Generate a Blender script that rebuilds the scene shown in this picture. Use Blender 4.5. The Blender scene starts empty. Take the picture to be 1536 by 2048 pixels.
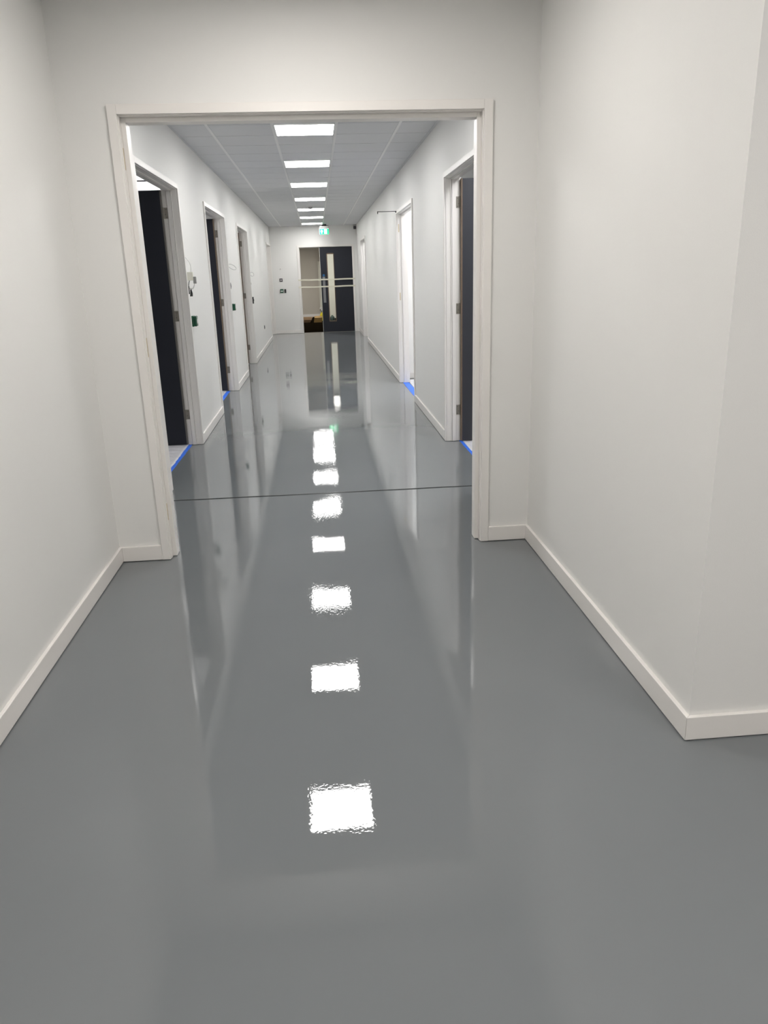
import bpy, bmesh, math, random
from mathutils import Vector, Matrix
random.seed(4)
S = 1.11                      # metres per layout unit
SC = bpy.context.scene
COL = SC.collection

# ------------------------------------------------------------------ layout (units)
H = 1.5
XL, XR = -1.156, 1.124        # skirting faces of the near lobby
YF, YC = 4.049, 2.053         # doorway wall, corner of the projecting wall
CL, CR = -1.1455, 1.103       # skirting faces of the corridor
HC = 2.7164                   # ceiling
YE = 21.10                    # end wall
SK = .016                     # skirting / architrave thickness
WL, WR = CL - SK, CR + SK     # corridor wall faces
LX, RX = XL - SK, XR + SK     # lobby wall faces
YW = YF + SK                  # doorway wall face
YEW = YE + SK
YCW = YC + SK

# ------------------------------------------------------------------ materials
def new_mat(name):
    m = bpy.data.materials.new(name); m.use_nodes = True
    nt = m.node_tree; b = nt.nodes['Principled BSDF']
    return m, nt, b
def setp(b, **k):
    for n, v in k.items():
        n = n.replace('_', ' ')
        if n in b.inputs: b.inputs[n].default_value = v
def plain(name, col, rough=.5, metal=0., spec=.5, bump=0., bscale=300., var=0., **k):
    m, nt, b = new_mat(name)
    c = (*col, 1)
    setp(b, Base_Color=c, Roughness=rough, Metallic=metal, Specular_IOR_Level=spec, **k)
    tc = nt.nodes.new('ShaderNodeTexCoord')
    n = nt.nodes.new('ShaderNodeTexNoise'); n.inputs['Scale'].default_value = bscale; n.inputs['Detail'].default_value = 3
    nt.links.new(tc.outputs['Object'], n.inputs['Vector'])
    if bump:
        bp = nt.nodes.new('ShaderNodeBump'); bp.inputs['Strength'].default_value = bump; bp.inputs['Distance'].default_value = .001
        nt.links.new(n.outputs['Fac'], bp.inputs['Height']); nt.links.new(bp.outputs['Normal'], b.inputs['Normal'])
    if var:
        mx = nt.nodes.new('ShaderNodeMix'); mx.data_type = 'RGBA'
        mx.inputs['A'].default_value = tuple(x * (1 - var) for x in col) + (1,)
        mx.inputs['B'].default_value = tuple(min(1, x * (1 + var)) for x in col) + (1,)
        nt.links.new(n.outputs['Fac'], mx.inputs['Factor']); nt.links.new(mx.outputs['Result'], b.inputs['Base Color'])
    return m
M = {}
M['wall'] = plain('wall_paint', (.80, .795, .775), .55, bump=.25, bscale=260, var=.012)
M['trim'] = plain('trim_gloss', (.82, .795, .765), .32)
M['tile'] = plain('ceiling_tile', (.72, .725, .74), .9, spec=.1, bump=.6, bscale=500, var=.05)
M['tee'] = plain('ceiling_tee', (.82, .82, .82), .45)
M['plaster'] = plain('plaster_ceiling', (.8, .8, .8), .8)
M['steel'] = plain('brushed_steel', (.30, .28, .245), .42, metal=.8, bump=.2, bscale=700)
M['screw'] = plain('screw_head', (.12, .11, .10), .5, metal=.6)
M['alu'] = plain('satin_aluminium', (.22, .22, .23), .5, metal=.2)
M['navy'] = plain('navy_laminate', (.016, .018, .026), .45, bump=.1, bscale=900, spec=.3)
M['slate'] = plain('lighter_leaf_laminate', (.045, .047, .056), .45, bump=.1, bscale=900, spec=.3)  # lighter tone than the navy leaves, used on the open right-hand leaf
M['lip'] = plain('hardwood_lipping', (.17, .12, .08), .55, bump=.3, bscale=60, var=.25)
M['lip_dark'] = plain('dark_stained_bead', (.10, .045, .025), .5, bump=.3, bscale=60, var=.2)
M['lip_grey'] = plain('grey_door_edge', (.12, .11, .10), .55, bump=.2, bscale=60, var=.15)
M['wire'] = plain('pale_wire', (.55, .55, .54), .5)
M['rawwood'] = plain('bare_timber', (.56, .46, .30), .8, bump=.4, bscale=120, var=.15)
M['blue'] = plain('blue_masking_tape', (.035, .17, .80), .55, bump=.4, bscale=150, var=.18)
M['cream'] = plain('cream_masking_tape', (.68, .66, .54), .6, bump=.3, bscale=200, var=.06)
M['sheet'] = plain('clear_white_sheeting', (.74, .74, .78), .25, bump=1., bscale=25, var=.12)
M['card'] = plain('cardboard', (.62, .42, .25), .8, bump=.3, bscale=90, var=.08)
M['card2'] = plain('cardboard_brown', (.26, .16, .05), .8, bump=.3, bscale=90, var=.1)
M['darkbox'] = plain('dark_brown_board', (.012, .008, .005), .7, bump=.3, bscale=60, var=.2)
M['carpet'] = plain('dark_carpet', (.007, .005, .003), .95, spec=.0, bump=1., bscale=400, var=.3)
M['yellow'] = plain('yellow_plastic', (.62, .52, .01), .35)
M['white_p'] = plain('white_plastic', (.80, .80, .78), .35)
M['cream_p'] = plain('cream_plastic', (.80, .79, .70), .4)
M['green_p'] = plain('green_plastic', (.003, .065, .030), .3)
M['dkgreen_p'] = plain('dark_green_plastic', (.02, .06, .05), .35)
M['black_p'] = plain('black_plastic', (.012, .013, .015), .35)
M['grey_p'] = plain('grey_plastic', (.30, .30, .29), .5)
M['dgrey_p'] = plain('dark_grey_plate', (.085, .08, .085), .45)
M['blue_p'] = plain('blue_disc', (.012, .10, .24), .5)
M['taupe'] = plain('taupe_paint', (.52, .485, .425), .7, bump=.2, bscale=200, var=.03)
M['joint'] = plain('joint_sealant', (.035, .038, .04), .22, bump=.3, bscale=60)
M['sensor'] = plain('sensor_grey', (.48, .48, .48), .5)

def emit(name, col, st, base=(.8, .8, .8)):
    m, nt, b = new_mat(name)
    setp(b, Base_Color=(*base, 1), Roughness=.4, Emission_Color=(*col, 1), Emission_Strength=st)
    return m
M['lamp'] = emit('led_diffuser', (1., .985, .965), 17.0)
M['lamp_room'] = emit('led_diffuser_room', (.99, .99, 1.), 26.0)
M['lamp_back'] = emit('led_diffuser_far_room', (1., .96, .9), 46.0)
M['lamp_lobby'] = emit('led_diffuser_lobby', (1., .955, .91), 18.0)
M['sign_g'] = emit('sign_green', (.0, .62, .22), .62, (.0, .4, .15))
M['sign_w'] = emit('sign_white', (.62, 1., .85), .85)
M['led'] = emit('led_white', (.7, 1., .9), 1.5)

def glass_mat():
    m, nt, b = new_mat('door_glass')
    setp(b, Base_Color=(.97, .99, .98, 1), Roughness=.02, IOR=1.45, Transmission_Weight=1.0)
    return m
M['glass'] = glass_mat()

def floor_mat():
    m, nt, b = new_mat('grey_epoxy_floor')
    L = nt.links.new; N = nt.nodes.new
    tc = N('ShaderNodeTexCoord')
    # very soft colour drift of the roller coat
    n0 = N('ShaderNodeTexNoise'); n0.inputs['Scale'].default_value = 1.3; n0.inputs['Detail'].default_value = 2
    L(tc.outputs['Object'], n0.inputs['Vector'])
    mx = N('ShaderNodeMix'); mx.data_type = 'RGBA'
    mx.inputs['A'].default_value = (.164, .177, .184, 1); mx.inputs['B'].default_value = (.178, .191, .198, 1)
    L(n0.outputs['Fac'], mx.inputs['Factor']); L(mx.outputs['Result'], b.inputs['Base Color'])
    setp(b, Roughness=.035, IOR=1.50, Specular_IOR_Level=.5)
    # orange peel: two scales, patchy
    n1 = N('ShaderNodeTexNoise'); n1.inputs['Scale'].default_value = 78; n1.inputs['Detail'].default_value = 1.6
    n2 = N('ShaderNodeTexNoise'); n2.inputs['Scale'].default_value = 3.2; n2.inputs['Detail'].default_value = 2
    n3 = N('ShaderNodeTexNoise'); n3.inputs['Scale'].default_value = 1.1; n3.inputs['Detail'].default_value = 1
    for n in (n1, n2, n3): L(tc.outputs['Object'], n.inputs['Vector'])
    b1 = N('ShaderNodeBump'); b1.inputs['Strength'].default_value = 1.0; b1.inputs['Distance'].default_value = .00024
    b2 = N('ShaderNodeBump'); b2.inputs['Strength'].default_value = 1.0; b2.inputs['Distance'].default_value = .00018
    n4 = N('ShaderNodeTexNoise'); n4.inputs['Scale'].default_value = 1.7; n4.inputs['Detail'].default_value = 2
    L(tc.outputs['Object'], n4.inputs['Vector'])
    mr = N('ShaderNodeMapRange'); mr.inputs['From Min'].default_value = .38; mr.inputs['From Max'].default_value = .68; mr.inputs['To Min'].default_value = .20; mr.inputs['To Max'].default_value = .9
    L(n4.outputs['Fac'], mr.inputs['Value'])
    mu = N('ShaderNodeMath'); mu.operation = 'MULTIPLY'; ce = N('ShaderNodeMath'); ce.operation = 'SUBTRACT'; ce.inputs[1].default_value = .5; L(n1.outputs['Fac'], ce.inputs[0]); L(ce.outputs['Value'], mu.inputs[0]); L(mr.outputs['Result'], mu.inputs[1])
    L(mu.outputs['Value'], b1.inputs['Height']); L(n2.outputs['Fac'], b2.inputs['Height'])
    L(b2.outputs['Normal'], b1.inputs['Normal']); L(b1.outputs['Normal'], b.inputs['Normal'])
    rr = N('ShaderNodeMapRange'); rr.inputs['To Min'].default_value = .0; rr.inputs['To Max'].default_value = .018
    L(n3.outputs['Fac'], rr.inputs['Value']); L(rr.outputs['Result'], b.inputs['Roughness'])
    return m
M['floor'] = floor_mat()

# ------------------------------------------------------------------ mesh helpers
class MB:
    """collects shapes in layout units"""
    def __init__(s): s.bm = bmesh.new()
    def box(s, x0, x1, y0, y1, z0, z1):
        x0, x1 = sorted((x0, x1)); y0, y1 = sorted((y0, y1)); z0, z1 = sorted((z0, z1))
        v = [s.bm.verts.new((x * S, y * S, z * S)) for z in (z0, z1) for y in (y0, y1) for x in (x0, x1)]
        for f in ((0, 2, 3, 1), (4, 5, 7, 6), (0, 1, 5, 4), (2, 6, 7, 3), (0, 4, 6, 2), (1, 3, 7, 5)):
            s.bm.faces.new([v[i] for i in f])
        return s
    def prism(s, pts, axis, a, b):
        """polygon in the plane across axis, extruded a..b"""
        def P(p, t):
            q = [0, 0, 0]; o = [i for i in range(3) if i != axis]
            q[o[0]], q[o[1]], q[axis] = p[0] * S, p[1] * S, t * S
            return s.bm.verts.new(q)
        A = [P(p, a) for p in pts]; B = [P(p, b) for p in pts]; n = len(pts)
        s.bm.faces.new(A); s.bm.faces.new(B[::-1])
        for i in range(n): s.bm.faces.new((A[i], B[i], B[(i + 1) % n], A[(i + 1) % n]))
        return s
    def lathe(s, c, prof, axis=2, n=20, sx=1., sy=1.):
        """prof: list of (radius, t) along axis from centre c"""
        rings = []
        o = [i for i in range(3) if i != axis]
        for r, t in prof:
            ring = []
            for k in range(n):
                a = 2 * math.pi * k / n; q = [0, 0, 0]
                q[o[0]] = (c[o[0]] + r * math.cos(a) * sx) * S; q[o[1]] = (c[o[1]] + r * math.sin(a) * sy) * S
                q[axis] = (c[axis] + t) * S
                ring.append(s.bm.verts.new(q))
            rings.append(ring)
        for A, B in zip(rings, rings[1:]):
            for k in range(n): s.bm.faces.new((A[k], A[(k + 1) % n], B[(k + 1) % n], B[k]))
        s.bm.faces.new(rings[0][::-1]); s.bm.faces.new(rings[-1])
        return s
    def tube(s, pts, r, n=8, closed=False):
        P = [Vector(p) * S for p in pts]; m = len(P); rings = []
        up = Vector((0, 0, 1))
        for i in range(m):
            if closed: t = P[(i + 1) % m] - P[i - 1]
            else: t = P[min(i + 1, m - 1)] - P[max(i - 1, 0)]
            t.normalize()
            u = t.cross(up)
            if u.length < .05: u = t.cross(Vector((0, 1, 0)))
            u.normalize(); w = t.cross(u)
            rings.append([s.bm.verts.new(P[i] + (u * math.cos(2 * math.pi * k / n) + w * math.sin(2 * math.pi * k / n)) * r * S) for k in range(n)])
        R = list(zip(rings, rings[1:] + ([rings[0]] if closed else [])))
        if not closed: R = list(zip(rings, rings[1:]))
        for A, B in R:
            for k in range(n): s.bm.faces.new((A[k], A[(k + 1) % n], B[(k + 1) % n], B[k]))
        if not closed: s.bm.faces.new(rings[0][::-1]); s.bm.faces.new(rings[-1])
        return s
    def build(s, name, m, parent=None, origin=None, bevel=0., smooth=False):
        bmesh.ops.recalc_face_normals(s.bm, faces=s.bm.faces)
        me = bpy.data.meshes.new(name)
        if parent is not None:
            off = parent.matrix_world_u
        elif origin is not None:
            off = Vector(origin) * S
        else:
            xs = [v.co for v in s.bm.verts]
            off = Vector(((min(v.x for v in xs) + max(v.x for v in xs)) / 2, (min(v.y for v in xs) + max(v.y for v in xs)) / 2, min(v.z for v in xs)))
        for v in s.bm.verts: v.co -= off
        if smooth:
            for f in s.bm.faces: f.smooth = True
        s.bm.to_mesh(me); s.bm.free()
        me.materials.append(m)
        o = bpy.data.objects.new(name, me); COL.objects.link(o)
        if parent is None: o.location = off
        else: o.parent = parent.o
        if bevel:
            b = o.modifiers.new('edge', 'BEVEL'); b.width = bevel * S; b.segments = 2; b.limit_method = 'ANGLE'
        return Node(o, off)
class Node:
    def __init__(s, o, off): s.o = o; s.matrix_world_u = off
def thing(name, origin, label=None, cat=None, group=None, kind=None):
    o = bpy.data.objects.new(name, None); COL.objects.link(o)
    o.empty_display_size = .1
    off = Vector(origin) * S; o.location = off
    n = Node(o, off); tag(n, label, cat, group, kind); return n
def tag(n, label=None, cat=None, group=None, kind=None):
    o = n.o
    if label: o['label'] = label
    if cat: o['category'] = cat
    if group: o['group'] = group
    if kind: o['kind'] = kind
    return n
def struct(name, mb, m, label, bevel=0., cat=None):
    n = mb.build(name, m, bevel=bevel)
    return tag(n, label, cat or name.split('_')[0], kind='structure')

# local frames: (s along wall, d into the wall, z) -> world
class Fr:
    def __init__(s, side):
        s.side = side
    def box(s, mb, s0, s1, d0, d1, z0, z1):
        k = s.side
        if k == 'L': mb.box(WL - d0, WL - d1, s0, s1, z0, z1)
        elif k == 'R': mb.box(WR + d0, WR + d1, s0, s1, z0, z1)
        elif k == 'N': mb.box(s0, s1, YW + d0, YW + d1, z0, z1)
        elif k == 'E': mb.box(s0, s1, YEW + d0, YEW + d1, z0, z1)
    def p(s, a, d, z):
        k = s.side
        return {'L': (WL - d, a, z), 'R': (WR + d, a, z), 'N': (a, YW + d, z), 'E': (a, YEW + d, z)}[k]

# ------------------------------------------------------------------ room shell
TH = .117                                     # wall thickness
ZT = HC + .06
def wall_with_openings(side, s0, s1, ops, d0=0., d1=TH, z1=ZT):
    """ops: list of (a, b, top) hole extents"""
    mb = MB(); f = Fr(side); cur = s0
    for a, b, t in sorted(ops):
        if a > cur: f.box(mb, cur, a, d0, d1, 0, z1)
        f.box(mb, a, b, d0, d1, t, z1); cur = b
    if cur < s1: f.box(mb, cur, s1, d0, d1, 0, z1)
    return mb
# door openings, given as outer edges of the architrave
AW = .042                                     # architrave width
HD = 2.28                                     # top of architrave
DOORS_L = [(5.5, 7.19), (8.79, 10.68), (12.27, 14.05), (19.40, 21.08)]
DOORS_R = [(5.12, 6.81), (9.02, 10.78), (17.62, 19.27)]
hole = lambda ab, t=HD: (ab[0] + AW - .014, ab[1] - AW + .014, t - AW + .014)
Y0 = YW + TH
struct('floor', MB().box(-4.6, 7.2, -4.2, YEW + TH, -.08, 0), M['floor'], 'glossy grey resin floor running through lobby and corridor')
struct('wall_corridor_left', wall_with_openings('L', Y0, YEW + TH, [hole(d) for d in DOORS_L]), M['wall'], 'white corridor wall on the left with four doorways')
struct('wall_corridor_right', wall_with_openings('R', Y0, YEW + TH, [hole(d) for d in DOORS_R]), M['wall'], 'white corridor wall on the right with three doorways')
struct('wall_corridor_end', wall_with_openings('E', WL, WR, [(-.428, .998, 2.20)]), M['wall'], 'white wall closing the far end of the corridor')
NA, NB, NZ = -.940, .907, 2.291
struct('wall_doorway', wall_with_openings('N', LX, RX, [(NA + AW - .014, NB - AW + .014, NZ - AW + .014)]), M['wall'], 'white wall around the wide near doorway')
struct('wall_left', MB().box(LX, LX - TH, -4.2, Y0, 0, ZT), M['wall'], 'white lobby wall on the left')
struct('wall_right', MB().box(RX, RX + TH, YCW, Y0, 0, ZT), M['wall'], 'white lobby wall on the right of the doorway')
struct('wall_return', MB().box(RX + TH, 7.2, YCW, YCW + TH, 0, ZT), M['wall'], 'white wall facing the camera beyond the right corner')
struct('wall_back', MB().box(LX - TH, 7.2, -4.2, -4.2 - TH, 0, ZT), M['wall'], 'white wall behind the camera')
struct('wall_far_right', MB().box(7.2, 7.2 + TH, -4.2, YCW + TH, 0, ZT), M['wall'], 'white wall closing the lobby on the right')
struct('ceiling_lobby', MB().box(LX - TH, 7.2, -4.2, YW + .05, HC + .05, HC + .13), M['plaster'], 'white lobby ceiling above the frame', cat='ceiling')

# side rooms
def room(side, y0, y1, n, depth=3.0):
    k = -1 if side == 'L' else 1
    w = WL - TH if side == 'L' else WR + TH
    mb = MB()
    mb.box(w + k * depth, w + k * (depth + .1), y0, y1, 0, ZT)
    struct('wall_room_%s_side' % n, mb, M['wall'], 'white side wall inside the %s room' % n.replace('_', ' '))
    lo = MB().box(w, w + k * depth, y0 - .05, y0, 0, ZT)
    struct('wall_room_%s_near' % n, lo, M['wall'], 'white near partition of the %s room' % n.replace('_', ' '))
    hi = MB().box(w, w + k * depth, y1, y1 + .05, 0, ZT)
    struct('wall_room_%s_far' % n, hi, M['wall'], 'white far partition of the %s room' % n.replace('_', ' '))
    sk = MB().box(w, w + k * depth, y1 - SK, y1, .003, .09)
    struct('baseboard_room_%s' % n, sk, M['trim'], 'white skirting inside the %s room' % n.replace('_', ' '), bevel=.002)
room('L', Y0 + .06, 8.2, 'first_left'); room('L', 8.3, 11.6, 'second_left'); room('L', 11.7, 15.6, 'third_left'); room('L', 17.0, YE, 'last_left')
room('R', Y0 + .06, 8.0, 'first_right'); room('R', 8.1, 11.15, 'middle_right'); room('R', 16.8, YE, 'last_right')
struct('ceiling_rooms_left', MB().box(WL - TH, WL - TH - 3.1, Y0, YE, HC + .03, HC + .11), M['plaster'], 'white ceiling over the rooms on the left', cat='ceiling')
struct('ceiling_rooms_right', MB().box(WR + TH, WR + TH + 3.1, Y0, YE, HC + .03, HC + .11), M['plaster'], 'white ceiling over the rooms on the right', cat='ceiling')
# space behind the end doors
BY = 29.2
struct('floor_far_room', MB().box(-3.2, 3.2, YEW + TH, BY + .1, -.08, 0), M['carpet'], 'dark floor of the space behind the end doors', cat='floor')
struct('wall_far_room_back', MB().box(-3.2, 3.2, BY, BY + .1, 0, ZT), M['taupe'], 'greyish beige wall seen through the end doorway')
struct('wall_far_room_left', MB().box(-3.3, -3.2, YEW + TH, BY, 0, ZT), M['taupe'], 'greyish beige side wall left behind the end doors')
struct('wall_far_room_right', MB().box(3.2, 3.3, YEW + TH, BY, 0, ZT), M['taupe'], 'greyish beige side wall right behind the end doors')
struct('ceiling_far_room', MB().box(-3.2, 3.2, YEW + TH, BY, HC, HC + .08), M['plaster'], 'white ceiling of the space behind the end doors', cat='ceiling')
struct('baseboard_far_room', MB().box(-3.2, 3.2, BY - SK, BY, .003, .10), M['trim'], 'pale skirting on the beige wall behind the end doors')
struct('trim_far_room', MB().box(.085, .165, BY - .03, BY, .1, 1.96), M['cream_p'], 'pale upright trim on the beige wall behind the end doors')

struct('wall_far_room_return', MB().box(.26, 3.2, 28.0, 28.1, 0, HC), M['cream_p'], 'pale cream wall seen through the glass of the end door')
# ---- skirtings
def skirt_box(mb, s0, s1, side):
    Fr(side).box(mb, s0, s1, -SK, 0, .004, .088)
def skirtings(side, name, segs, lab):
    mb = MB()
    for a, b in segs: skirt_box(mb, a, b, side)
    struct(name, mb, M['trim'], lab, bevel=.0025)
def gaps(ds, lo, hi):
    out = []; c = lo
    for a, b in ds: out.append((c, a)); c = b
    if hi - c > .02: out.append((c, hi))
    return out
skirtings('L', 'baseboard_corridor_left', gaps(DOORS_L, Y0, YE), 'white skirting along the corridor left wall')
skirtings('R', 'baseboard_corridor_right', gaps(DOORS_R, Y0, YE), 'white skirting along the corridor right wall')
EA, EB = -.470, 1.035
mb = MB(); mb.box(CL, EA, YE, YEW, .004, .088); mb.box(EB, CR, YE, YEW, .004, .088)
struct('baseboard_corridor_end', mb, M['trim'], 'white skirting on the end wall beside the end doors', bevel=.0025)
mb = MB(); mb.box(XL, NA, YF, YW, .004, .088); mb.box(NB, XR, YF, YW, .004, .088)
struct('baseboard_doorway', mb, M['trim'], 'white skirting either side of the near doorway', bevel=.0025)
struct('baseboard_left', MB().box(LX, XL, -4.2, YW, .004, .088), M['trim'], 'white skirting along the lobby left wall', bevel=.0025)
struct('baseboard_right', MB().prism([(XR, YC), (RX + .0005, YC + SK), (RX, YW), (XR, YW)], 2, .004, .088), M['trim'], 'white skirting along the lobby right wall', bevel=.0015)
struct('baseboard_return', MB().prism([(XR + .0008, YC), (7.2, YC), (7.2, YCW), (RX + .001, YCW)], 2, .004, .088), M['trim'], 'white skirting round the projecting corner', bevel=.0015)

# ---- floor joint
mb = MB()
pts = []
for i in range(41):
    t = i / 40; x = WL + (WR - WL) * t
    y = 5.245 - .017 * t + .003 * math.sin(9 * t) + .0015 * math.sin(31 * t)
    pts.append((x, y, .0005))
mb.tube(pts, .0045, n=8)
struct('trim_floor_joint', mb, M['joint'], 'thin dark joint line across the grey floor inside the corridor', cat='trim')

# ------------------------------------------------------------------ corridor ceiling grid
LXC = -.03; P = .545; TY = .535; LY0 = 7.38
xs = [WL, LXC - 1.5 * P, LXC - .5 * P, LXC + .5 * P, LXC + 1.5 * P, WR]
light_ys = [LY0 + 4 * TY * k for k in range(-1, 7)]
mb = MB(); g = .006
rows = []
y = LY0 - TY / 2
while y > Y0: y -= TY
while y < YE: rows.append((max(y, Y0), min(y + TY, YEW))); y += TY
for ya, yb in rows:
    if yb - ya < .03: continue
    for i in range(5):
        if i == 2 and any(abs((ya + yb) / 2 - ly) < .1 for ly in light_ys): continue
        mb.box(xs[i] + .004, xs[i + 1] - .004, ya + g, yb - g, HC + .003, HC + .02)
struct('ceiling', mb, M['tile'], 'grey looking suspended ceiling tiles over the corridor', bevel=.0015)
mb = MB().box(WL, WR, Y0 - TH, YEW, HC + .025, HC + .10)
struct('ceiling_void', mb, M['sensor'], 'soffit above the suspended ceiling tiles', cat='ceiling')
mb = MB()
for x in xs[1:-1]: mb.box(x - .012, x + .012, Y0, YEW, HC - .001, HC + .004)
struct('trim_ceiling_tees', mb, M['tee'], 'long white metal runners between the corridor ceiling tiles', cat='trim')
mb = MB().box(WL, WL + .02, Y0, YEW, HC - .001, HC + .006).box(WR - .02, WR, Y0, YEW, HC - .001, HC + .006).box(WL, WR, YEW - .02, YEW, HC - .001, HC + .006)
struct('trim_ceiling_edge', mb, M['tile'], 'grey edge angle where corridor ceiling meets walls', cat='trim')

# ------------------------------------------------------------------ ceiling lights
def light(cx, cy, z, hx, hy, mat, label, group):
    t = thing('ceiling_light', (cx, cy, z), label, 'ceiling light', group)
    fr = MB(); w = .007
    for a in ((cx - hx, cx + hx, cy - hy, cy - hy + w), (cx - hx, cx + hx, cy + hy - w, cy + hy), (cx - hx, cx - hx + w, cy - hy + w, cy + hy - w), (cx + hx - w, cx + hx, cy - hy + w, cy + hy - w)):
        fr.box(*a, z - .004, z + .02)
    fr.build('frame', M['white_p'], t)
    MB().box(cx - hx + w, cx + hx - w, cy - hy + w, cy + hy - w, z - .002, z + .015).build('diffuser', mat, t)
ord_l = ['square LED panel in the corridor ceiling seen only in the floor reflection nearest the doorway',
 'largest and nearest visible LED panel in corridor ceiling, just inside the doorway',
 'second LED panel from the doorway in the corridor ceiling',
 'third LED panel from the doorway in the corridor ceiling',
 'fourth LED panel from the doorway, before the smoke detector',
 'LED panel in the corridor ceiling right beside the smoke detector',
 'LED panel in corridor ceiling, last but one before the green exit sign',
 'smallest LED panel, farthest down the corridor ceiling beside the green exit sign']
for ly, lb in zip(light_ys, ord_l):
    light(LXC, ly, HC, P / 2 - .014, TY / 2 - .006, M['lamp'], lb, 'LED panels along the corridor ceiling')
for i, (x, y) in enumerate([(LXC, 2.99), (LXC, .9), (LXC, -1.25), (2.1, .5), (2.1, -1.4), (4.9, .9), (4.9, -1.25)]):
    light(x, y, HC + .044, .26, .26, M['lamp_lobby'], 'square LED panel in the lobby ceiling above the frame of the photo', 'LED panels in the lobby ceiling')
RL = [(-2.1, 7.7), (-2.9, 10.1), (-2.9, 13.6), (-2.6, 19.2), (1.72, 5.8), (2.2, 9.3), (1.9, 10.5), (1.8, 18.4)]
for x, y in RL:
    light(x, y, HC + .02, .25, .25, M['lamp_room'], 'glaring LED panel seen over the open door of the first left doorway' if x == -2.1 else 'square LED panel inside a side room off the corridor', 'LED panels in the side rooms')
for x, y in ((-1.5, 26.8), (.49, 26.2), (-.9, 23.4)): light(x, y, HC - .01, .25, .25, M['lamp_back'], 'unseen LED panel brightening the space behind the end doors', 'LED panels behind the end doors')  # middle panel shows as floor reflection; outer two added to brighten wall and box flap

# ------------------------------------------------------------------ door frames and leaves
def frame(name, side, a, b, top, label, D=TH, corridor=True, aw=AW, room_arch=True, st=.012):
    f = Fr(side)
    t = thing(name, f.p((a + b) / 2, 0, 0), label, 'doorway', kind='structure')
    ar = MB(); z0 = .003
    f.box(ar, a, a + aw, -SK, 0, z0, top); f.box(ar, b - aw, b, -SK, 0, z0, top); f.box(ar, a + aw, b - aw, -SK, 0, top - aw, top)
    ar.build('architrave', M['trim'], t, bevel=.0022)
    if room_arch:
        ar = MB()
        f.box(ar, a, a + aw - .004, D, D + SK * .8, z0, top); f.box(ar, b - aw + .004, b, D, D + SK * .8, z0, top); f.box(ar, a + aw, b - aw, D, D + SK * .8, top - aw + .004, top)
        ar.build('architrave', M['trim'], t, bevel=.0022)
    ia, ib, it = a + aw - .005, b - aw + .005, top - aw + .005
    ln = MB(); tk = .009 + .0
    f.box(ln, ia, ia + tk, 0, D, z0, it); f.box(ln, ib - tk, ib, 0, D, z0, it); f.box(ln, ia + tk, ib - tk, 0, D, it - tk, it)
    lining = ln.build('door_lining', M['trim'], t, bevel=.001)
    la, lb, lt = ia + tk, ib - tk, it - tk
    sp = MB()
    rng = [(.040, .0475, st * .75), (.050, .084, st)] if corridor else [(.042, TH, st)]
    for d0, d1, q in rng:
        f.box(sp, la, la + q, d0, d1, z0, lt); f.box(sp, lb - q, lb, d0, d1, z0, lt); f.box(sp, la + q, lb - q, d0, d1, lt - q, lt)
    sp.build('door_stop', M['trim'], t, bevel=.0015)
    return t, f, la, lb, lt

def hinge(par, f, s, d, z, sgn):
    """leaf knuckle and plate on the jamb; s is the jamb face, sgn points into the opening"""
    mb = MB(); f.box(mb, s, s + sgn * .003, d - .030, d - .002, z - .045, z + .045)
    h = mb.build('hinge', M['steel'], par, bevel=.0015)
    mb = MB(); c = f.p(s + sgn * .006, d + .004, z)
    mb.lathe(c, [(.0055, -.046), (.0055, .046)], n=10); mb.build('hinge_knuckle', M['steel'], par, smooth=False)
    mb = MB()
    for dz in (-.034, -.012, .03):
        dd = d - .016 + (.006 if dz == -.012 else -.003)
        f.box(mb, s + sgn * .003, s + sgn * .0042, dd - .003, dd + .003, z + dz - .003, z + dz + .003)
    mb.build('hinge_screws', M['screw'], par)

def open_leaf(t, f, s, sgn, top, width, D=TH, rot=0., closer=False, lipw=.011):
    """leaf standing open at 90 degrees in the room, at far jamb face s"""
    d0 = D + .006; th = .040; face = s + sgn * (th + .002)
    mb = MB(); f.box(mb, s + sgn * .002, face, d0 + lipw, d0 + width - lipw, .012, top)
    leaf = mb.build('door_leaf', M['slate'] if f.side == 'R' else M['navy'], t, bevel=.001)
    mb = MB(); f.box(mb, s + sgn * .002, face + sgn * .0004, d0, d0 + lipw, .012, top); f.box(mb, s + sgn * .002, face, d0 + width - lipw, d0 + width, .012, top)
    mb.build('lipping', M['lip_grey'] if closer else M['lip'], leaf, bevel=.0008)
    for z in (2.045, 1.18, .29): hinge(leaf, f, s, D, z, sgn)
    if closer:
        mb = MB(); f.box(mb, face, face + sgn * .05, d0 + .195, d0 + .42, top - .022, top + .02); mb.build('door_closer', M['black_p'], leaf, bevel=.006)
        mb = MB(); f.box(mb, face + sgn * .010, face + sgn * .020, d0 + .03, d0 + .30, top + .068, top + .078)
        f.box(mb, face + sgn * .008, face + sgn * .024, d0 + .28, d0 + .30, top + .02, top + .078)
        mb.build('closer_arm', M['black_p'], leaf)
    return leaf

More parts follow.
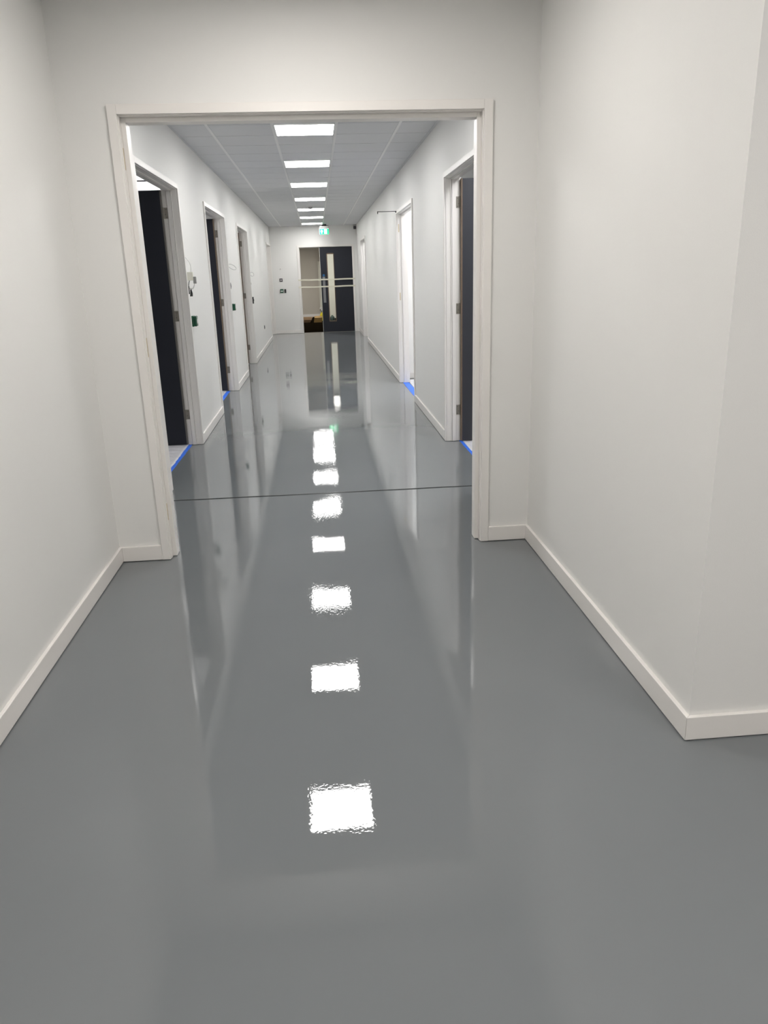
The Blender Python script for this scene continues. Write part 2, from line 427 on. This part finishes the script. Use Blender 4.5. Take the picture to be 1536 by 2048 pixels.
# near doorway (no leaves hung, bare hinge recesses)
t, f, la, lb, lt = frame('door_1', 'N', NA, NB, NZ, 'wide white door frame without leaves between lobby and corridor', corridor=False, room_arch=True, aw=.0435, st=.022)
for sx, sg in ((la, 1), (lb, -1)):
    for z in (2.06, 1.165, .27):
        hgt = .05
        mb = MB(); n = 6; r = .006
        # slim rounded slot let into the rebate
        pts = []
        for k in range(n + 1): pts.append((.026 + r * math.cos(math.pi * k / n), z + hgt - r + r * math.sin(math.pi * k / n)))
        for k in range(n + 1): pts.append((.026 - r * math.cos(math.pi * k / n), z - hgt + r - r * math.sin(math.pi * k / n)))
        mb.prism([(YW + p, q) for p, q in pts], 0, sx - .004 * sg, sx + .0006 * sg)
        mb.build('hinge_recess', M['rawwood'] if sg == 1 else M['cream_p'], t)
# paint-cut edge at the foot of the frame keeps a dark shadow gap (frame stands 3 mm clear)

# corridor doors, left
labsL = ['first doorway on the corridor left with dark navy door standing open',
 'second doorway on the corridor left with dark door edge and brass-toned hinges',
 'third doorway on the corridor left, narrow in view', 'last doorway on the corridor left beside the end wall']
for i, ((a, b), lb_) in enumerate(zip(DOORS_L, labsL)):
    t, f, la, lb2, lt = frame('door_%d' % (i + 2), 'L', a, b, HD, lb_)
    if i < 3: open_leaf(t, f, lb2, -1, lt - .008, .86, closer=(i == 0))
    else:
        mb = MB(); f.box(mb, la + .002, (la + lb2) / 2 - .001, .086, .117, .012, lt - .004); f.box(mb, (la + lb2) / 2 + .001, lb2 - .002, .086, .117, .012, lt - .004)
        mb.build('door_leaf', M['trim'], t, bevel=.001)
    for k, z in enumerate(()): pass
labsR = ['first doorway on the corridor right with slate dark door standing open',
 'brightly lit doorway in the middle of the corridor right wall without a leaf', 'last doorway on the corridor right near the end doors']
for i, ((a, b), lb_) in enumerate(zip(DOORS_R, labsR)):
    t, f, la, lb2, lt = frame('door_%d' % (i + 6), 'R', a, b, HD, lb_)
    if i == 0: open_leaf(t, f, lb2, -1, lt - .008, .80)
    if i == 1:
        # closer arm left on the frame head, pointing out over the corridor
        mb = MB(); f.box(mb, b - .11, b - .085, -SK - .012, -SK, HD - .030, HD - .008)
        f.box(mb, b - .107, b - .089, -SK - .245, -SK - .010, HD - .0165, HD - .0095)
        f.box(mb, b - .107, b - .089, -SK - .252, -SK - .243, HD - .040, HD - .008)
        mb.build('closer_arm', M['black_p'], t, bevel=.001)
        for z in (2.06, 1.18):
            mb = MB(); f.box(mb, lb2 - .0008, lb2 + .002, .012, .024, z - .05, z + .05); mb.build('hinge_recess', M['rawwood'], t)

# end doors
t, f, la, lb2, lt = frame('door_9', 'E', EA, EB, 2.245, 'double doorway closing the corridor with one dark navy leaf shut', aw=.052)
DX0, DX1, DZ = .119, lb2 - .001, lt - .004
VX0, VX1, VZ0, VZ1 = .305, .488, .285, 2.012
d0, d1 = .020, .058
mb = MB()
f.box(mb, DX0 + .008, VX0, d0, d1, .003, DZ); f.box(mb, VX1, DX1, d0, d1, .003, DZ)
f.box(mb, VX0, VX1, d0, d1, .003, VZ0); f.box(mb, VX0, VX1, d0, d1, VZ1, DZ)
leaf = mb.build('door_leaf', M['navy'], t)
mb = MB(); f.box(mb, DX0 + .001, DX0 + .008, d0 - .001, d1, .010, DZ); e = mb.build('lipping', M['cream_p'], leaf); tag(e, 'pale lipping on the leading edge')
mb = MB(); w = .016
f.box(mb, VX0 - .006, VX0 + w, d0 - .010, d0 + .012, VZ0 - .006, VZ1 + .006); f.box(mb, VX1 - w * .6, VX1 + .006, d0 - .010, d0 + .012, VZ0 - .006, VZ1 + .006)
f.box(mb, VX0 + w, VX1 - w * .6, d0 - .010, d0 + .012, VZ1 - .008, VZ1 + .020); f.box(mb, VX0 + w, VX1 - w * .6, d0 - .010, d0 + .012, VZ0 - .006, VZ0 + w)
mb.build('glazing_bead', M['lip'], leaf)
mb = MB(); f.box(mb, VX0 + .004, VX1 - .004, d0 + .014, d0 + .020, VZ0, VZ1); mb.build('vision_panel', M['glass'], leaf)
mb = MB(); f.box(mb, .170, .238, d0 - .004, d0, .775, 1.44); h = mb.build('handle_plate', M['alu'], leaf, bevel=.001)
mb = MB(); mb.lathe(f.p(.205, d0 - .0, 1.475), [(.032, -.003), (.032, 0)], axis=1, n=24); mb.build('door_disc', M['blue_p'], leaf)

# ------------------------------------------------------------------ cream tapes across the end doorway
def strip(name, mat, pts, w, label, cat, group=None, th=.0012):
    """flat tape, vertical width w, along pts"""
    mb = MB(); V = []
    for x, y, z in pts:
        V.append([mb.bm.verts.new(Vector((x, y + dy, z + dz)) * S) for dy, dz in ((0, -w / 2), (0, w / 2), (th, w / 2), (th, -w / 2))])
    for A, B in zip(V, V[1:]):
        for k in range(4): mb.bm.faces.new((A[k], A[(k + 1) % 4], B[(k + 1) % 4], B[k]))
    mb.bm.faces.new(V[0]); mb.bm.faces.new(V[-1][::-1])
    return tag(mb.build(name, mat), label, cat, group)
for zz, nm in ((1.372, 'upper'), (1.192, 'lower')):
    pts = []
    for i in range(25):
        u = i / 24; x = -.475 + 1.51 * u
        pts.append((x, YE - .0012, zz - .004 * math.sin(math.pi * u) + .002 * math.sin(17 * u)))
    strip('masking_tape', M['cream'], pts, .036, '%s of the two cream masking tapes stretched across the end doorway' % nm, 'tape', 'cream tapes across the end doorway')

# ------------------------------------------------------------------ things behind the end doors
zt = .001; B0 = 25.7
t = thing('cardboard_box', (-.45, B0 + .2, 0), 'flat light tan cardboard box with raised flap on dark floor behind end doorway', 'cardboard box', 'cardboard boxes behind the end doors')
MB().prism([(-.62, zt), (-.27, zt), (-.22, .09), (-.62, .09)], 1, B0 + .10, B0 + .42).build('box_body', M['card'], t)
MB().prism([(-.62, .085), (-.235, .085), (-.170, .182), (-.62, .182)], 1, B0 + .02, B0 + .03).build('box_flap', M['card'], t)
MB().prism([(B0 + .03, .176), (B0 + .40, .150), (B0 + .40, .158), (B0 + .03, .184)], 0, -.62, -.172).build('box_flap', M['card'], t)
t = thing('cardboard_box', (-.02, B0 + .1, 0), 'darker brown cardboard box beside the yellow spray bottle', 'cardboard box', 'cardboard boxes behind the end doors')
MB().prism([(-.155, zt), (.11, zt), (.125, .15), (-.125, .15)], 1, B0 - .05, B0 + .27).build('box_body', M['card2'], t, bevel=.002)
MB().prism([(B0 + .26, .150), (B0 + .266, .146), (B0 + .34, .185), (B0 + .335, .189)], 0, -.125, .12).build('box_flap', M['card2'], t)
K = 1.28
bx, by, zt = .125, 26.5, .001
t = thing('spray_bottle', (bx, by, zt), 'yellow spray bottle with white trigger head behind the end doorway', 'spray bottle')
body = MB().lathe((bx, by, zt), [(q * K, w_ * K) for q, w_ in [(.066, .002), (.072, .012), (.072, .10), (.062, .15), (.040, .19), (.022, .215), (.020, .235)]], n=20, sx=.85, sy=.7).build('bottle', M['yellow'], t, smooth=True)
MB().lathe((bx, by, zt), [(.026 * K, .228 * K), (.026 * K, .262 * K), (.018 * K, .27 * K)], n=14).build('collar', M['grey_p'], t)
head = MB().prism([(bx + a_ * K, zt + b_ * K) for a_, b_ in [(-.052, .30), (-.045, .345), (.03, .35), (.045, .315), (.018, .30), (.018, .268), (-.016, .268), (-.018, .30)]], 1, by - .018, by + .018).build('trigger_head', M['white_p'], t, bevel=.003)
MB().prism([(bx + a_ * K, zt + b_ * K) for a_, b_ in [(-.036, .30), (-.022, .30), (-.030, .262), (-.045, .245), (-.048, .25)]], 1, by - .008, by + .008).build('trigger', M['black_p'], head)
bx, by = .475, 26.5
t = thing('bottle', (bx, by, zt), 'small dark green bottle seen low through the glass of the end door', 'bottle')
MB().lathe((bx, by, zt), [(.075, .0), (.08, .01), (.08, .10), (.055, .135), (.03, .145)], n=20).build('bottle_body', M['dkgreen_p'], t, smooth=True)
MB().lathe((bx, by, zt), [(.035, .142), (.035, .17)], n=14).build('cap', M['green_p'], t)

# ------------------------------------------------------------------ exit sign, detectors
ex, ey = .268, 20.55
t = thing('exit_sign', (ex, ey, HC), 'lit green emergency exit sign hanging above the end doors', 'exit sign')
MB().box(ex - .115, ex + .115, ey - .02, ey + .03, 2.635, 2.670).build('housing', M['grey_p'], t, bevel=.003)
MB().box(ex - .115, ex + .115, ey - .03, ey - .022, 2.672, 2.684).box(ex - .06, ex + .06, ey - .03, ey + .03, 2.670, HC + .002).build('bracket', M['black_p'], t)
MB().box(ex - .125, ex + .125, ey - .004, ey + .014, 2.462, 2.634).build('light_box', M['grey_p'], t, bevel=.002)
pz0, pz1 = 2.474, 2.604
MB().box(ex - .115, ex + .115, ey - .008, ey - .004, pz0, pz1).build('sign_face', M['sign_g'], t)
ax = ex - .062
MB().prism([(ax - .010, 2.490), (ax + .010, 2.490), (ax + .010, 2.538), (ax + .034, 2.538), (ax, 2.588), (ax - .034, 2.538), (ax - .010, 2.538)], 1, ey - .0095, ey - .008).build('arrow', M['sign_w'], t)
dx = ex + .022
MB().box(dx - .020, dx + .046, ey - .0095, ey - .008, 2.484, 2.596).build('door_pictogram', M['sign_w'], t)
mb = MB(); rx = dx + .006
mb.lathe((rx + .004, ey - .0105, 2.577), [(.0075, -.0006), (.0075, .0006)], axis=1, n=12)
for pl in ([(rx + .004, 2.567), (rx - .002, 2.54)], [(rx - .002, 2.54), (rx - .012, 2.522), (rx - .012, 2.504)], [(rx - .002, 2.54), (rx + .012, 2.525), (rx + .022, 2.503)],
           [(rx + .003, 2.563), (rx - .014, 2.555), (rx - .018, 2.541)], [(rx + .003, 2.563), (rx + .016, 2.549), (rx + .025, 2.556)]):
    mb.tube([(p[0], ey - .0102, p[1]) for p in pl], .0038, n=6)
mb.build('running_figure', M['sign_g'], t)
MB().box(ex + .100, ex + .113, ey - .010, ey - .0085, 2.604, 2.616).build('indicator', M['led'], t)

t = thing('smoke_detector', (LXC, 15.2, HC), 'small round smoke detector between LED panels on the corridor ceiling', 'smoke detector')
MB().lathe((LXC - .005, 15.3, HC), [(.052, 0), (.052, -.010)], n=24).build('base', M['white_p'], t)
MB().lathe((LXC - .005, 15.3, HC), [(.044, -.010), (.040, -.03), (.022, -.042)], n=24).build('sensor_head', M['sensor'], t, smooth=False)
t = thing('motion_sensor', (WR, 20.9, 2.64), 'small grey motion sensor in the top right corner of the end wall', 'sensor')
MB().box(WR - .085, WR - .002, YEW - .06, YEW - .001, 2.62, HC - .002).build('bracket', M['sensor'], t, bevel=.004)
MB().lathe((WR - .045, YEW - .06, 2.65), [(.034, -.045), (.034, .02), (.028, .03)], n=16).build('lens', M['dgrey_p'], t)

# ------------------------------------------------------------------ wall devices on the corridor left wall
X = WL - .0015
def call_point(y, z, label, mat, h=.048, wd=.048, dep=.05, cover=True, group=None):
    t = thing('emergency_door_release', (X, y, z), label, 'door release', group)
    MB().box(X, X + dep * .55, y - wd, y + wd, z - h, z + h).build('back_box', mat, t, bevel=.006)
    MB().box(X + dep * .55, X + dep, y - wd * .96, y + wd * .96, z - h * .97, z + h * .97).build('front', mat, t, bevel=.008)
    MB().box(X + dep, X + dep + .001, y - wd * .55, y + wd * .55, z - h * .4, z + h * .35).build('press_plate', M['white_p'], t)
    if cover: MB().tube([(X + dep * .8, y - wd * .5, z + h * 1.0), (X + dep + .004, y - wd * .5, z + h * .6), (X + dep + .004, y - wd * .5, z - h * .5)], .0022).build('cover_hinge', M['white_p'], t)
    return t
call_point(7.30, 1.125, 'green emergency door release beside the first doorway on the left', M['green_p'], group='green emergency door releases')
call_point(10.78, 1.112, 'green emergency door release beside the second doorway on the left', M['green_p'], group='green emergency door releases', h=.045)
t = thing('exit_button', (X, 10.75, 1.39), 'small black exit button above the green release by the second left doorway', 'button')
MB().box(X, X + .014, 10.75 - .04, 10.75 + .04, 1.35, 1.43).build('plate', M['black_p'], t, bevel=.002)
MB().box(X + .014, X + .020, 10.73, 10.77, 1.37, 1.41).build('push_button', M['alu'], t, bevel=.002)
t = thing('exit_button', (X, 14.15, 1.1), 'black exit button box beside the third doorway on the left', 'button')
MB().box(X, X + .032, 14.15 - .04, 14.15 + .04, 1.04, 1.155).build('plate', M['black_p'], t, bevel=.004)
MB().box(X + .032, X + .038, 14.13, 14.17, 1.08, 1.12).build('push_button', M['dgrey_p'], t, bevel=.002)
t = thing('switch', (X, 14.15, 1.385), 'tiny grey switch plate above the black button by the third left doorway', 'switch')
MB().box(X, X + .008, 14.12, 14.18, 1.355, 1.41).build('plate', M['grey_p'], t, bevel=.002)
MB().box(X + .008, X + .012, 14.14, 14.16, 1.37, 1.395).build('rocker', M['dgrey_p'], t)
t = thing('power_socket', (X, 16.78, .46), 'dark socket low on the left wall past the third doorway', 'socket')
MB().box(X, X + .010, 16.73, 16.83, .425, .50).build('plate', M['dgrey_p'], t, bevel=.002)
MB().box(X + .010, X + .014, 16.75, 16.81, .44, .485).build('outlet', M['black_p'], t)

# first cable: hook, white box, grey lead and black terminals
t = thing('hanging_cable', (X, 7.27, 1.6), 'white cable with small junction box and black connectors hanging beside first left doorway', 'cable')
yy = 7.27
def cat(pts, n=6):
    out = []; P = [Vector(p) for p in pts]; P = [P[0] * 2 - P[1]] + P + [P[-1] * 2 - P[-2]]
    for i in range(1, len(P) - 2):
        for k in range(n):
            u = k / n
            out.append(tuple(.5 * ((2 * P[i]) + (-P[i - 1] + P[i + 1]) * u + (2 * P[i - 1] - 5 * P[i] + 4 * P[i + 1] - P[i + 2]) * u * u + (-P[i - 1] + 3 * P[i] - 3 * P[i + 1] + P[i + 2]) * u ** 3)))
    out.append(tuple(P[-2])); return out
MB().tube(cat([(X, yy, 1.69), (X + .012, yy, 1.672), (X + .035, yy, 1.640), (X + .044, yy, 1.60), (X + .040, yy, 1.555)]), .0028).build('thin_wire', M['white_p'], t, smooth=True)
MB().box(X, X + .058, yy - .018, yy + .024, 1.482, 1.556).build('junction_box', M['cream_p'], t, bevel=.003)
MB().tube(cat([(X + .034, yy, 1.50), (X + .018, yy - .01, 1.47), (X + .008, yy - .012, 1.42), (X + .010, yy - .012, 1.37)]), .0042).build('grey_lead', M['grey_p'], t, smooth=True)
MB().tube(cat([(X + .018, yy - .01, 1.415), (X + .042, yy, 1.412), (X + .058, yy, 1.435), (X + .066, yy, 1.475)]), .0055).build('white_lead', M['white_p'], t, smooth=True)
MB().box(X + .056, X + .082, yy - .015, yy + .015, 1.455, 1.515).build('grey_connector', M['grey_p'], t, bevel=.004)
MB().box(X + .003, X + .015, yy - .02, yy - .004, 1.365, 1.435).build('black_terminal', M['black_p'], t, bevel=.002)
MB().prism([(X + .012, 1.345), (X + .036, 1.345), (X + .038, 1.372), (X + .028, 1.415), (X + .020, 1.40), (X + .016, 1.365)], 1, yy - .01, yy + .01).build('black_terminal', M['black_p'], t, bevel=.002)

def loop(y, z, r, lab, h=.35, tilt=.0, rise=.0):
    t = thing('cable_loop', (X, y, z), lab, 'cable', 'thin white cable loops on the left wall')
    pts = [(X + r * (1 - math.cos(a)), y + .02 * math.sin(a), z + h * r * math.sin(a) + tilt * r * (1 - math.cos(a))) for a in [2 * math.pi * k / 24 for k in range(24)]]
    MB().tube(pts, .0032, n=6, closed=True).build('wire', M['wire'], t, smooth=True)
loop(10.75, 1.655, .052, 'thin cable loop sticking out of the wall by the second left doorway', h=.55, tilt=-.45)
loop(14.25, 1.545, .030, 'smaller thin cable loop sticking out of the wall by the third left doorway', h=1.1, tilt=-.2)

# devices on the end wall
Y = YEW + .0015
t = thing('hook', (-.93, Y, 1.66), 'tiny brass-toned hook high on the end wall left of the end doors', 'hook')
MB().tube([(-.945, Y - .004, 1.645), (-.932, Y - .012, 1.675), (-.918, Y - .004, 1.648)], .004, n=6).build('wire', M['sensor'], t)
MB().lathe((-.932, Y, 1.672), [(.008, -.012), (.008, 0)], axis=1, n=10).build('fixing', M['steel'], t)
t = thing('switch', (-.93, Y, 1.38), 'square dark grey switch on the end wall, above the green release', 'switch')
MB().box(-.972, -.890, Y - .012, Y, 1.345, 1.430).build('plate', M['dgrey_p'], t, bevel=.002)
MB().box(-.948, -.914, Y - .018, Y - .012, 1.370, 1.405).build('rocker', M['sensor'], t, bevel=.002)
t = thing('emergency_door_release', (-.93, Y, 1.11), 'dark green and white emergency door release on the end wall', 'door release', 'green emergency door releases')
MB().box(-.970, -.884, Y - .035, Y, 1.065, 1.160).build('back_box', M['green_p'], t, bevel=.010)
MB().box(-.958, -.896, Y - .038, Y - .034, 1.096, 1.120).build('press_plate', M['white_p'], t)
t = thing('exit_button', (-.84, Y, 1.11), 'narrow black exit button on the end wall beside the green release', 'button')
MB().box(-.862, -.812, Y - .016, Y, 1.060, 1.155).build('plate', M['black_p'], t, bevel=.004)
MB().box(-.848, -.826, Y - .019, Y - .016, 1.095, 1.12).build('push_button', M['dgrey_p'], t, bevel=.001)

# ------------------------------------------------------------------ blue tape and sheets at the thresholds
def tape(pts, w, label, seed):
    rnd = random.Random(seed); mb = MB(); V = []
    for i, (x, y) in enumerate(pts):
        ww = w * (1 + .12 * (rnd.random() - .5)); q = .0012 + .0012 * rnd.random()
        V.append([mb.bm.verts.new(Vector(c) * S) for c in ((x - ww / 2, y, .0004), (x + ww / 2, y, .0004), (x + ww / 2, y, q), (x - ww / 2, y, q + .0008))])
    for A, B in zip(V, V[1:]):
        for k in range(4): mb.bm.faces.new((A[k], A[(k + 1) % 4], B[(k + 1) % 4], B[k]))
    mb.bm.faces.new(V[0]); mb.bm.faces.new(V[-1][::-1])
    return tag(mb.build('blue_masking_tape', M['blue']), label, 'tape', 'blue tapes across the side doorways')
def line(x0, y0, x1, y1, n=24, j=.0015, seed=0):
    r = random.Random(seed); return [(x0 + (x1 - x0) * i / n + j * (r.random() - .5) * 2, y0 + (y1 - y0) * i / n) for i in range(n + 1)]
def sheet(x0, x1, y0, y1, label, seed, amp=.010):
    from mathutils import noise
    mb = MB(); nx, ny = 50, 90; g = []
    for i in range(nx + 1):
        row = []
        for j in range(ny + 1):
            x = x0 + (x1 - x0) * i / nx; y = y0 + (y1 - y0) * j / ny
            n1 = noise.noise(Vector((x * 1.6 + seed, y * 7 + x * 2.2, seed))); n2 = noise.noise(Vector((x * 5 + seed, y * 22 - x * 5, 3 + seed)))
            z = .0018 + amp * max(0, 1 - 3.2 * abs(n1)) * .8 + amp * .55 * max(0, 1 - 3.5 * abs(n2))
            e = min(i / 4, 1) * 1.
            row.append(mb.bm.verts.new(Vector((x, y, .0016 + (z - .0016) * e)) * S))
        g.append(row)
    for i in range(nx):
        for j in range(ny): mb.bm.faces.new((g[i][j], g[i + 1][j], g[i + 1][j + 1], g[i][j + 1]))
    o = mb.build('protective_sheet', M['sheet'], smooth=True)
    s = o.o.modifiers.new('thick', 'SOLIDIFY'); s.thickness = .0006; s.offset = 1
    return tag(o, label, 'dust sheet', 'white protective sheets inside the side doorways')
tape(line(-1.282, 5.56, -1.268, 7.14, seed=1), .032, 'long blue masking tape along the threshold of the first left doorway', 1)
sheet(-1.285, -2.6, 5.3, 8.1, 'crumpled white protective sheet inside the first left doorway', 3.1)
tape(line(-1.290, 8.86, -1.290, 10.62, seed=2), .045, 'short visible piece of blue masking tape at the second left doorway', 2)
sheet(-1.31, -2.4, 8.7, 11.2, 'white protective sheet inside the second left doorway', 5.3)
tape(line(1.257, 5.2, 1.248, 6.76, seed=3), .030, 'blue masking tape along the threshold of the first right doorway', 3)
sheet(1.262, 2.6, 5.0, 7.9, 'crumpled white protective sheet inside the first right doorway', 7.7)
tape(line(1.192, 9.08, 1.192, 10.73, seed=4), .085, 'wide blue masking tape across the brightly lit right doorway', 4)
sheet(1.24, 2.6, 9.0, 11.0, 'white protective sheet inside the brightly lit right doorway', 9.2)

# ------------------------------------------------------------------ camera
cam = bpy.data.cameras.new('camera'); co = bpy.data.objects.new('camera', cam); COL.objects.link(co)
rt = Vector((0.99588224, -0.08558478, -0.02989655)); up = Vector((0.05426971, 0.29865474, 0.95281695)); fw = Vector((0.07261788, 0.95051596, -0.30206962))
m = Matrix(((rt.x, up.x, -fw.x, 0), (rt.y, up.y, -fw.y, 0), (rt.z, up.z, -fw.z, H * S), (0, 0, 0, 1)))
co.matrix_world = m
cam.sensor_fit = 'VERTICAL'; cam.sensor_height = 36.; cam.sensor_width = 27.
cam.lens = 1510.93 / 2048 * 36.
cam.clip_start = .02; cam.clip_end = 200
SC.camera = co

# ------------------------------------------------------------------ world and view
w = bpy.data.worlds.new('world'); SC.world = w; w.use_nodes = True
w.node_tree.nodes['Background'].inputs['Color'].default_value = (.6, .65, .7, 1)
w.node_tree.nodes['Background'].inputs['Strength'].default_value = .1
SC.view_settings.view_transform = 'Standard'; SC.view_settings.look = 'None'
SC.view_settings.exposure = 0.60; SC.view_settings.gamma = 1.0; SC.view_settings.use_curve_mapping = False
